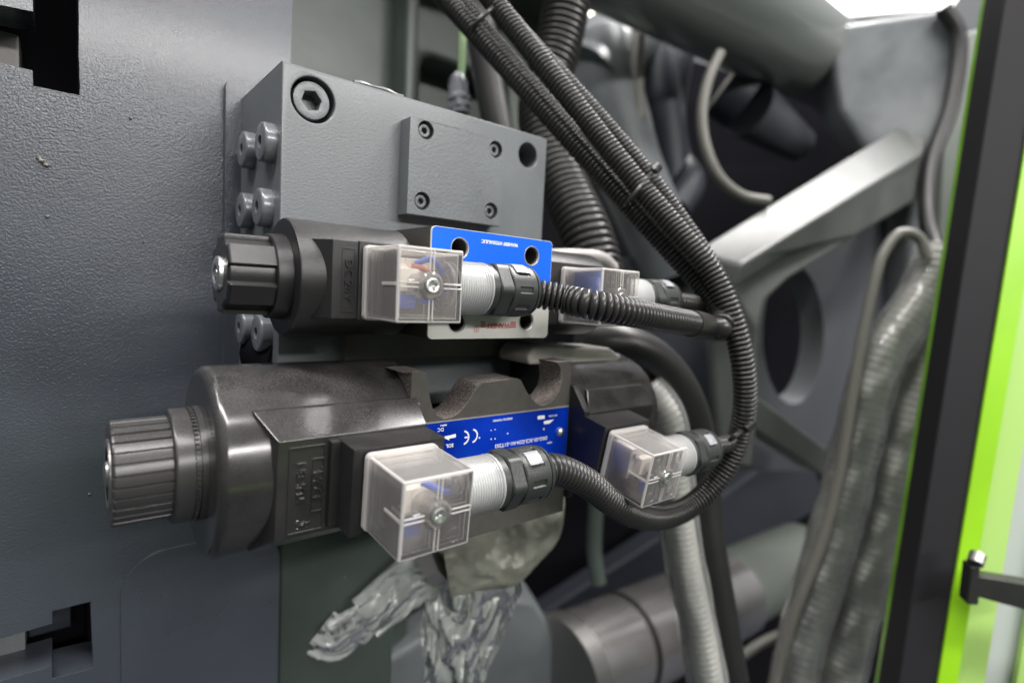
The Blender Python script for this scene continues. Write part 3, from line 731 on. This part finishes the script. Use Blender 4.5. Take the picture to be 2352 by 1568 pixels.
# ================================================================== CONDUITS
def conduit(name, label, pts, r, pitch=2.75, m='cond', n=20, cat='conduit', group='ribbed black conduits in the valve wiring', depth=0.30, step=None):
    bm = sweep(pts, corr(r, pitch, depth), step=step or pitch / 6, n=n)
    return tag(obj(name, bm, m, ang=80), label, cat, group)
yc1 = 201 - 12.5
D = dep; OY = onY
conduit('ribbed_conduit', 'straight ribbed conduit from the upper left connector, ending in the bend at right',
        [(160, yc1, 1.7), (164, yc1 - 1, 1.4), OY(1300, 688, 178), OY(1355, 699, 167), OY(1430, 714, 161), OY(1520, 731, 163), OY(1590, 743, 168), OY(1632, 752, 174), D(1655, 750, 312), D(1660, 725, 318), D(1645, 692, 324), D(1617, 659, 330), D(1540, 574, 338), D(1448, 475, 345), D(1250, 253, 355), D(1100, 85, 362), D(1000, -28, 366)], 6.5)
conduit('ribbed_conduit', 'ribbed conduit sagging from the lower left connector under the tilted one into the loop',
        [(152, 165, -72.1), (162, 165, -72.6), D(1345, 1106, 251), D(1400, 1149, 266), D(1460, 1182, 288), D(1520, 1188, 310), D(1580, 1165, 328), D(1630, 1122, 336), D(1672, 1064, 336), D(1698, 1000, 332), D(1711, 930, 324), D(1707, 840, 317), D(1684, 738, 315), D(1640, 636, 318), D(1555, 528, 324), D(1464, 422, 332), D(1300, 215, 342), D(1142, 16, 350), D(1095, -44, 352)], 6.6, pitch=2.75)
conduit('ribbed_conduit', 'ribbed conduit rising behind the right hand bend to the top left of the frame',
        [(264, 188, 1.0), (276, 188, 0.6), D(1590, 697, 328), D(1622, 700, 338), D(1628, 680, 348), D(1590, 615, 354), D(1500, 510, 360), D(1350, 345, 366), D(1180, 150, 372), D(1040, -20, 376)], 5.6)
conduit('ribbed_conduit', 'ribbed conduit behind the lower right connector joining the outer loop',
        [(278, 165, -79.8), (287, 165, -79.8), D(1676, 1014, 332), D(1698, 985, 343), D(1709, 925, 345), D(1708, 840, 338), D(1688, 738, 336), D(1646, 628, 338), D(1568, 508, 344), D(1485, 396, 350), D(1330, 216, 360), D(1195, 69, 368), D(1110, -36, 372)], 5.0)
# plain sleeve over the bend
tag(obj('rubber_sleeve', sweep([OY(1585, 742, 167.6), OY(1610, 747, 171), OY(1640, 755, 176), OY(1660, 757, 184)], 7.3, step=1.5, n=24), 'rubber', ang=60), 'smooth black sleeve on the end of the straight conduit at the bend', 'sleeve')
# cable ties
def tie2(label, p0, p1, dcen, rdep, tail):
    """strap that runs round the bundle between two picture positions"""
    t = thing('cable_tie', label, 'cable tie', D(*p0, dcen), 'black cable ties on the bundle')
    A = D(*p0, dcen); B = D(*p1, dcen); fwd = (A + B).normalized() * rdep
    mid = (A + B) / 2; pts = []
    for i in range(17):
        k = 2 * PI * i / 16; pts.append(mid + (B - A) / 2 * math.cos(k) - fwd * math.sin(k))
    obj('strap', sweep(pts, 1.4, step=1.5, n=8), 'cond', t)
    e = B + (B - A).normalized() * 3
    obj('tie_head', sweep([e - fwd * 0.3, e + (B - A).normalized() * 6 - fwd * 0.3], 3.0, step=1.5, n=8), 'cond', t)
tie2('black cable tie round the bundle to the right of the manifold block', (1436, 470), (1494, 402), 336, 11, None)
tie2('black cable tie at the top edge of the frame round the bundle', (1085, 62), (1138, 12), 352, 11, None)
tie2('black cable tie joining two conduits beside the tilted right connector', (1676, 1010), (1702, 990), 326, 8, None)

# thick conduit behind the bundle
conduit('thick_ribbed_conduit', 'thick ribbed conduit hanging behind the bundle and right of the manifold block',
        [D(1312, -60, 520), D(1300, 20, 520), D(1278, 120, 520), D(1245, 230, 515), D(1255, 330, 500), D(1300, 440, 480), D(1345, 540, 460), D(1372, 640, 450), D(1380, 720, 440)], 21.5, pitch=6.2, depth=0.13, n=32, group=None)
# smooth hose below the right of the valves
tag(obj('black_hose', sweep([D(1330, 775, 380), D(1430, 790, 385), D(1510, 830, 400), D(1565, 900, 415), D(1597, 990, 430), D(1612, 1100, 440), D(1625, 1250, 440), D(1650, 1400, 440), D(1690, 1640, 440)], 14, step=3, n=28), 'rubber', ang=80),
    'smooth black rubber hose curving down behind the loop', 'hose')
# clear-sleeved hose
def sleeved(label, pts, r, rs, pitch, seed, m='cond', sl=12):
    t = thing('sleeved_hose', label, 'hose', pts[-1], 'ribbed hoses in clear plastic film')
    obj('ribbed_hose', sweep(pts, corr(r, pitch, 0.09), step=pitch / 5, n=24), m, t, ang=80)
    def rf(s, a):
        p = Vector((s * 0.03, math.cos(a) * 1.6 + seed, math.sin(a) * 1.6))
        return rs * (1 + 0.10 * noise.noise(p) + 0.06 * (0.4 - abs(noise.noise(p * 2.2))))
    obj('film_sleeve', sweep(pts[:sl], rf, step=4, n=40, caps=False), 'film2', t, ang=180)
    return t
sleeved('hose in cloudy film hanging below the right coil', [D(1480, 880, 400), D(1530, 960, 402), D(1543, 1050, 405), D(1552, 1150, 408), D(1572, 1280, 410), D(1600, 1420, 410), D(1640, 1640, 410)], 11, 14.5, 4.2, 1.0, 'greyhose', 9)
sleeved('hose in shiny film, left one of the two beside the green edged post', [D(2160, 570, 640), D(2130, 660, 640), D(2062, 760, 640), D(2005, 870, 640), D(1972, 1000, 640), D(1935, 1150, 640), D(1888, 1320, 640), D(1840, 1480, 640), D(1810, 1640, 640)], 21, 25.5, 8.5, 5.0, 'greyhose')
sleeved('hose in shiny film, right one of the two beside the green edged post', [D(2200, 690, 660), D(2150, 800, 660), D(2105, 900, 660), D(2070, 1020, 660), D(2040, 1150, 660), D(1995, 1300, 660), D(1955, 1430, 660), D(1905, 1640, 660)], 23, 28, 8.5, 9.0, 'greyhose')
# thin tubes
def tube(label, pts, r, m='tube', name='thin_tube'):
    return tag(obj(name, sweep(pts, r, step=4, n=14), m, ang=80), label, 'tube')
tube('thin pale tube looping down in front of the dark opening', [D(1655, 120, 700), D(1628, 180, 700), D(1612, 260, 700), D(1622, 340, 700), D(1655, 410, 700), D(1705, 450, 705), D(1765, 462, 715)], 6.6)
tube('thin pale tube arching beside the film covered hoses', [D(2130, 590, 620), D(2110, 545, 620), D(2070, 535, 620), D(2030, 580, 620), D(2000, 680, 620), D(1975, 800, 620), D(1958, 900, 620), D(1925, 1100, 620), D(1885, 1250, 620), D(1820, 1420, 620), D(1760, 1640, 620)], 5.8)
tube('thin green tube rising behind the manifold block', [D(1063, -20, 470), D(1063, 90, 470), D(1060, 200, 470), D(1072, 300, 465)], 3.0, 'gtube')
tube('thin green tube hanging below the film wrapped hose', [D(880, 1390, 480), D(872, 1450, 480), D(868, 1640, 480)], 4.6, 'gtube')
tube('black cable behind the manifold block beside the green tube', [D(1100, -20, 440), D(1106, 80, 440), D(1125, 200, 440), D(1150, 330, 438)], 12, 'rubber', 'black_cable')
tube('faint dark cable behind the hose in the lower middle', [D(1370, 1150, 650), D(1365, 1260, 650), D(1375, 1340, 650)], 9, 'dgreen', 'dark_cable')
tube('thin pale rod low between the sleeved hoses', [D(1660, 1540, 700), D(1760, 1470, 700), D(1880, 1430, 700), D(2000, 1420, 700), D(2110, 1370, 700)], 6)
tube('black cable running down the edge of the upright casting', [D(2165, 20, 880), D(2200, 80, 880), D(2185, 240, 880), D(2140, 370, 880), D(2130, 500, 860), D(2150, 590, 820), D(2140, 700, 700)], 12, 'rubber', 'black_cable')

# little grey fitting on top of the block
fit_ = thing('hose_fitting', 'small grey elbow fitting poking up behind the manifold block', 'fitting', D(1052, 262, 455))
obj('fitting_body', sweep([D(1057, 262, 455), D(1054, 225, 455), D(1050, 190, 455), D(1040, 178, 455)], lambda s, a: 8.0 + (1.6 if 10 < s < 14 else 0), step=1.5, n=20), 'paintg', fit_)
obj('fitting_nut', sweep([D(1057, 250, 455), D(1055, 232, 455)], 9.6, step=2, n=6), 'paint', fit_)

# ================================================================== BACKGROUND MACHINE
def pslab(pts, thick, m, parent=None, name='slab', bev=3, dirv=None, seg=3):
    """solid whose front face runs through given (x, y, depth) positions; thickness away along dirv"""
    bm = bmesh.new(); dv = Vector(dirv or (0.35, 0.9, 0)).normalized() * thick
    P = [D(*p) for p in pts]
    a = [bm.verts.new(p) for p in P]; b = [bm.verts.new(p + dv) for p in P]; n = len(P)
    bm.faces.new(a); bm.faces.new(b[::-1])
    for i in range(n): bm.faces.new((a[i], a[(i + 1) % n], b[(i + 1) % n], b[i]))
    bmesh.ops.recalc_face_normals(bm, faces=bm.faces)
    bmesh.ops.triangulate(bm, faces=[f for f in bm.faces if len(f.verts) > 4])
    sharp_bevel(bm, bev, seg, 40)
    return obj(name, bm, m, parent)

# rear panel seen above and below the block
rp_ = thing('rear_panel', 'dull green grey casting behind the blocks with a rounded dark recess', 'machine frame', (330, 560, -700))
rec = rrect(312, 470, 150, 258, 16, 6)
obj('panel', plate([(60, -700), (500, -700), (500, 430), (60, 430)], [rec, rrect(322, 620 - 150, -640, -330, 14, 6)], 560, 620, bev=7, depths=[50, 50], seg=4), 'dgreen', rp_, ang=60)
obj('rib', box(276, 290, 528, 562, 60, 430, 5, 3), 'dgreen', rp_)
obj('lower_flange', box(100.5, 178, 330, 345, -420, -135, 3, 3), 'dgreen', rp_)
tag(pslab([(1165, 165, 560), (1260, 215, 560), (1245, 330, 560), (1180, 330, 560)], 20, 'greeng', name='grey_bracket', bev=2), 'small green grey bracket behind the bundle, above the block corner', 'bracket')

# flat black slab standing in for the unlit depth behind the machine
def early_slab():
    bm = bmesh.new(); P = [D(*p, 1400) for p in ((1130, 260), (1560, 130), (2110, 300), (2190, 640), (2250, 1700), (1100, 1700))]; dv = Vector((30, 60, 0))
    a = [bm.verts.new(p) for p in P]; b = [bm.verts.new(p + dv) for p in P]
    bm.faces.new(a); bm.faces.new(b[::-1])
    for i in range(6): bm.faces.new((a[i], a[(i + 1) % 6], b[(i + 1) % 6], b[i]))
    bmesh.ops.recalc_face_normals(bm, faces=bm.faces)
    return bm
struct('cavity_shade_backing', early_slab(), 'void')
struct('unseen_guard_sill', box(-500, 900, -640, -600, -410, -355, 3), 'lime')  # lime bar out of view, added for the green reflection on the coil
struct('hall_floor', box(-3000, 6000, -3000, 6000, -1420, -1400, 0), 'slate')
struct('hall_wall', box(-1500, 7000, 5200, 5260, -1400, 3200, 0), 'hall')

# toggle frame casting on the right
tf = thing('toggle_casting', 'large grey sloping casting with a round hole, right of the valves', 'machine frame', D(1800, 900, 760))
pslab([(1600, 574, 640), (2068, 288, 925), (2128, 318, 890), (2120, 352, 880), (1706, 606, 590), (1660, 598, 605)], 26, 'frame', tf, 'top_flange', 5, (0, 0.25, -1))
pslab([(1640, 590, 640), (1708, 608, 592), (2118, 350, 885), (2112, 455, 890), (1960, 545, 780), (1810, 640, 680), (1758, 690, 650), (1742, 760, 640), (1742, 940, 640), (1725, 1075, 640), (1655, 1060, 660), (1632, 800, 670)], 40, 'frame', tf, 'front_web', 6, (0.7, 0.6, 0))
# inner panel with its bored hole
bm = bmesh.new()
def ell(cx, cy, rx, ry, d, n=48): return [D(cx + rx * math.cos(2 * PI * i / n), cy + ry * math.sin(2 * PI * i / n), d) for i in range(n)]
dpl = lambda x: 1 / (0.00125 - 5.95e-7 * (x - 1700))
o_ = [D(x, y_, dpl(x)) for x, y_ in ((1700, 610), (2120, 330), (2100, 1080), (1700, 1080))]; h_ = [D(1822 + 70 * math.cos(2 * PI * i / 48), 768 + 160 * math.sin(2 * PI * i / 48), dpl(1822 + 70 * math.cos(2 * PI * i / 48))) for i in range(48)]
lo = [bm.verts.new(p) for p in o_]; lh_ = [bm.verts.new(p) for p in h_]
ed = [bm.edges.new((l[i], l[(i + 1) % len(l)])) for l in (lo, lh_) for i in range(len(l))]
bmesh.ops.triangle_fill(bm, use_beauty=True, use_dissolve=False, edges=ed)
ex = bmesh.ops.extrude_face_region(bm, geom=bm.faces[:]); bmesh.ops.translate(bm, vec=Vector((0.35, 1, 0)) * 42, verts=[g for g in ex['geom'] if isinstance(g, bmesh.types.BMVert)])
bmesh.ops.recalc_face_normals(bm, faces=bm.faces)
for f in bm.faces:
    f.normal_update(); c_ = f.calc_center_median(); q_ = RW.transposed() @ c_; px_ = 1176 + F * q_.x / -q_.z; py_2 = 784 - F * q_.y / -q_.z
    f.material_index = 1 if (abs(f.normal.y) < 0.6 and 1700 < px_ < 2000 and 560 < py_2 < 960) else 0
obj('bored_panel', bm, ['slate2', 'paint'], tf, ang=40)
pslab([(1735, 905, 680), (1915, 1040, 760), (1890, 1092, 760), (1730, 985, 680)], 40, 'frame', tf, 'brace', 6, (0.3, 0.9, 0))
pslab([(1440, 590, 900), (1650, 590, 900), (1660, 1000, 900), (1440, 1000, 900)], 30, 'slate', tf, 'rear_web', 4)
# casting shapes between the bundle and the opening
lk_ = thing('toggle_link', 'pale grey rounded toggle link behind the conduit bundle', 'machine part', D(1450, 400, 900))
obj('link_arm', sweep([D(1350, 110, 900), D(1400, 250, 900), D(1440, 380, 900), D(1500, 520, 900), D(1545, 640, 900)], lambda s, a: 62 - 0.035 * s, step=12, n=28), 'paint', lk_)
obj('link_eye', sweep([D(1330, 195, 880), D(1380, 130, 930), D(1450, 90, 980)], 62, step=12, n=28), 'paint', lk_)
obj('link_shaft', sweep([D(1500, 60, 980), D(1520, 250, 980), D(1545, 460, 980)], 36, step=12, n=24), 'slate', lk_)
obj('side_arm', sweep([D(1560, 110, 1000), D(1535, 260, 1000), D(1550, 370, 1000), D(1580, 420, 960), D(1545, 480, 940)], 30, step=12, n=20), 'slate', lk_)
tag(obj('guide_rod', sweep([D(1470, 40, 860), D(1462, 160, 860), D(1466, 280, 860)], 11, step=10, n=16), 'tube'), 'thin pale upright rod above the pale toggle link', 'rod')
# tie bar
tb = thing('tie_bar', 'big grey diagonal cylinder crossing the top right with a round end', 'cylinder', D(1900, 180, 900))
_a, _b = D(1600, -30, 777), D(1962, 186, 1205)
obj('barrel', sweep([_a - (_b - _a) * 0.7, _a, _b], 78, step=12, n=64), 'barrel', tb, ang=60)
obj('barrel_end', sweep([D(1955, 184, 1190), D(1966, 190, 1212), D(1980, 198, 1240)], lambda s, a: 86 - 0.1 * s, step=6, n=48), 'slate', tb, ang=60)
obj('cylinder_flange', sweep([D(1720, 250, 1000), D(1790, 300, 1040), D(1840, 335, 1080)], lambda s, a: 50 - 0.12 * s, step=12, n=32), 'slate2', tb, ang=70)
obj('cylinder_flange', sweep([D(1660, 200, 1000), D(1720, 240, 1000)], 52, step=12, n=24), 'slate', tb)
# upright casting top right
uc_ = thing('upright_casting', 'blue grey upright casting with a rounded shoulder, between the cylinder and the green post', 'machine frame', D(2080, 500, 960))
pslab([(1900, 62, 960), (2130, 28, 900), (2165, 22, 900), (2192, 60, 895), (2196, 150, 895), (2186, 240, 895), (2150, 330, 895), (2132, 470, 895), (2122, 1000, 895), (2090, 1000, 900), (2085, 420, 905), (2060, 345, 915), (1990, 345, 945), (1930, 250, 960)], 60, 'paint', uc_, 'casting', 10, (0.6, 0.8, 0))
pslab([(2185, 90, 1100), (2330, 40, 1050), (2290, 620, 1050), (2150, 640, 1100)], 60, 'greeng', uc_, 'side_panel', 6)
# lamps in the hall
for i, (pts, m_, lab) in enumerate(((((1790, -70), (2240, -60), (2190, 12), (1960, 30), (1840, 26)), 'lamp', 'long white ceiling light at the top right edge'),
                                    (((1330, -40), (1420, -40), (1480, 62), (1350, 70)), 'lampw', 'warm blurred ceiling light at the top, right of the thick conduit'))):
    cl = thing('ceiling_light', lab, 'ceiling light', D(*pts[0], 3200), 'hall ceiling lights')
    pslab([(x, y_, 3000) for x, y_ in pts], 40, m_, cl, 'diffuser', 0)
    pslab([(x, y_, 3042) for x, y_ in pts], 30, 'paint', cl, 'light_housing', 0)
# lower machine parts
cy = thing('polished_cylinder', 'polished steel cylinder rod crossing the bottom behind the hoses', 'cylinder', D(1500, 1400, 760))
obj('rod', sweep([D(1290, 1545, 640), D(1400, 1492, 690), D(1540, 1428, 760), D(1680, 1360, 840)], 60, step=12, n=48), 'rod', cy, ang=60)
obj('rod', sweep([D(1640, 1375, 900), D(1760, 1315, 980), D(1850, 1275, 1040)], 62, step=12, n=48), 'greeng', cy, ang=60)
obj('end_collar', sweep([D(1278, 1551, 630), D(1312, 1534, 646)], 63.5, step=8, n=48), 'dsteel', cy, ang=60)
obj('seal_ring', sweep([D(1424, 1480, 700), D(1434, 1476, 705)], 61.5, step=3, n=48), 'rubber', cy, ang=60)
tag(pslab([(1660, 1425, 900), (1860, 1330, 1000), (1862, 1368, 1000), (1660, 1465, 900)], 60, 'dgreen', name='guide_rail', bev=4), 'green grey rail under the far end of the polished cylinder', 'rail')
tag(pslab([(1170, 1375, 620), (1235, 1385, 640), (1290, 1480, 640), (1310, 1640, 640), (1080, 1640, 620), (1110, 1420, 620)], 90, 'paint', name='grey_casting', bev=12), 'grey casting with a rounded shoulder at the bottom centre', 'machine part')
tag(pslab([(880, 1520, 640), (1010, 1440, 660), (1130, 1400, 660), (1160, 1640, 660), (880, 1640, 640)], 60, 'paint', name='base_casting', bev=8), 'grey base casting below the crumpled film', 'machine part')
tag(pslab([(1230, 1420, 1300), (1600, 1180, 1300), (1850, 1000, 1300), (1900, 1160, 1300), (1300, 1500, 1300)], 60, 'slate', name='dark_crosshead', bev=8), 'dark slate crosshead lost in shadow behind the hoses', 'machine part')
tag(obj('pale_pipe', sweep([OY(1255, 592, 262), OY(1330, 591, 262), OY(1382, 598, 262), OY(1408, 622, 262)], 5.6, step=2, n=24), 'white2', ang=60), 'pale grey pipe peeking over the upper right connector', 'pipe')
tag(obj('film_wrapped_cap', prism([(191, -26), (250, -28), (262, -34), (256, -38), (188, -35.5), (187, -31)], 214, 240, 'Y', 2.6, 3), 'white2'), 'pinkish white film wrapped cap on top of the right coil', 'cap')

# film wrapped yellow green elbow under the valves
el = thing('wrapped_elbow', 'yellow green pipe elbow wrapped in film under the lower left connector', 'pipe', (190, 290, -190))
obj('elbow', sweep([D(1215, 1130, 400), D(1212, 1195, 395), D(1165, 1250, 385), D(1100, 1280, 375), D(1020, 1300, 370)], lambda s, a: (25 - 0.07 * s) * (1 + 0.16 * noise.noise(Vector((s * .05, 2 * math.cos(a), 2 * math.sin(a)))) + 0.12 * (0.4 - abs(noise.noise(Vector((s * .09, 3 * math.cos(a), 3 * math.sin(a))))))), step=1.5, n=56), 'yell', el, ang=25)
obj('fitting_collar', sweep([D(1010, 1290, 365), D(975, 1310, 365)], 12, step=2, n=6), 'dsteel', el)
# hanging film
def film(label, pts, width, seed, m='film', layers=2):
    """thin open sheets gathered into pleats along a path, not a closed volume"""
    bm = bmesh.new()
    c = smoothpath(pts, 2.0)
    for L in range(layers):
        rows = []; nu = 70
        for i, p in enumerate(c):
            T = (c[min(i + 1, len(c) - 1)] - c[max(i - 1, 0)]).normalized()
            side = T.cross(Vector((0.55, 0.83, 0))).normalized(); out = side.cross(T).normalized()
            w_ = width(i * 2.0); row = []
            for k in range(nu):
                u = k / (nu - 1) * 2 - 1
                q = Vector((u * 1.5 + seed + L * 9, i * 0.062, L * 3.7))
                q2 = Vector((u * 3.0 + seed, i * 0.13 + L * 5, 4.0)); q3 = Vector((u * 7 + seed, i * 0.15, L * 2.0))
                ridge = lambda v: 1 - 2 * abs(noise.noise(v))
                dpt = 0.75 * ridge(q) + 0.26 * ridge(q2) + 0.05 * ridge(q3)
                x_ = u * w_ * (1 + 0.22 * noise.noise(Vector((i * 0.05, seed, L * 4 + (5 if u > 0 else 0)))))
                curl = (L * 2 - 1) * w_ * 0.35 * math.cos(u * PI / 2)
                row.append(bm.verts.new(p + side * (x_ + 2.2 * noise.noise(q2)) + out * (dpt * w_ * 0.42 + curl)))
            rows.append(row)
        for a_, b_ in zip(rows, rows[1:]):
            for k in range(nu - 1): bm.faces.new((a_[k], a_[k + 1], b_[k + 1], b_[k]))
    return tag(obj('plastic_film', bm, m, ang=14), label, 'plastic film', 'crumpled clear film below the valves')
film('crumpled clear film hanging down in folds under the wrapped elbow', [D(1090, 1285, 372), D(1085, 1350, 375), D(1070, 1440, 375), D(1050, 1530, 375), D(1030, 1640, 375)], lambda s: 25 + 5 * math.sin(s * 0.05), 3.0, layers=3)
film('clear film rolled round the hose end pointing down to the left', [D(1010, 1300, 370), D(940, 1345, 362), D(880, 1395, 356), D(835, 1430, 352)], lambda s: 18 - 0.06 * s, 11.0)
film('torn pale tail of the clear film at its lower left end', [D(840, 1425, 352), D(800, 1450, 350), D(760, 1472, 348), D(725, 1450, 348)], lambda s: 11 + s * 0.18 if s < 30 else 16.5 - (s - 30) * 0.3, 17.0, 'tail', layers=1)

# ================================================================== GUARD POST AND DOOR ON THE RIGHT
gp = thing('guard_post', 'dark grey leaning guard post with lime green edges at the right of the frame', 'post', D(2230, 1500, 420))
def bar(x0, y0, x1, y1, w0, w1, d0, d1, thick, m, name, parent, bev=1.5, zoff=0):
    return pslab([(x0 - w0, y0, d0), (x0 + w0, y0, d0), (x1 + w1, y1, d1), (x1 - w1, y1, d1)], thick, m, parent, name, bev, (0.75, 0.6, 0))
pslab([(2318, -60, 430), (2420, -60, 430), (2142, 1640, 430), (2052, 1640, 430)], 30, 'dgrey', gp, 'post', 2, (0.75, 0.6, 0))
pslab([(2303, -60, 440), (2319, -60, 434), (2054, 1640, 434), (2036, 1640, 440)], 26, 'limed', gp, 'green_edge', 0.5, (0.75, 0.6, 0))
pslab([(2421, -60, 428), (2475, -60, 428), (2187, 1640, 428), (2143, 1640, 428)], 26, 'lime', gp, 'green_edge', 0.5, (0.75, 0.6, 0))
pslab([(2470, -60, 445), (2530, -60, 445), (2250, 1640, 445), (2186, 1640, 445)], 14, 'limep', gp, 'green_panel', 0.5, (0.75, 0.6, 0))
gd = thing('guard_door', 'pale grey guard door panel with a black handle at the lower right edge', 'door', D(2400, 1500, 470))
pslab([(2500, -60, 470), (2900, -60, 470), (2900, 1640, 470), (2236, 1640, 470)], 14, 'greyp', gd, 'panel', 0.5, (0.75, 0.6, 0))
pslab([(2560, 300, 462), (2640, 300, 462), (2390, 1640, 462), (2322, 1640, 462)], 6, 'limep', gd, 'green_strip', 0.5, (0.75, 0.6, 0))
hd = pslab([(2232, 1300, 400), (2252, 1302, 400), (2252, 1322, 400), (2460, 1356, 400), (2460, 1430, 400), (2250, 1372, 400), (2248, 1390, 400), (2222, 1388, 400)], 12, 'matte', gd, 'handle', 1.5, (0.75, 0.6, 0))
obj('handle_screw', sweep([D(2246, 1272, 404), D(2238, 1298, 400)], 5.0, step=2, n=16), 'dsteel', hd)
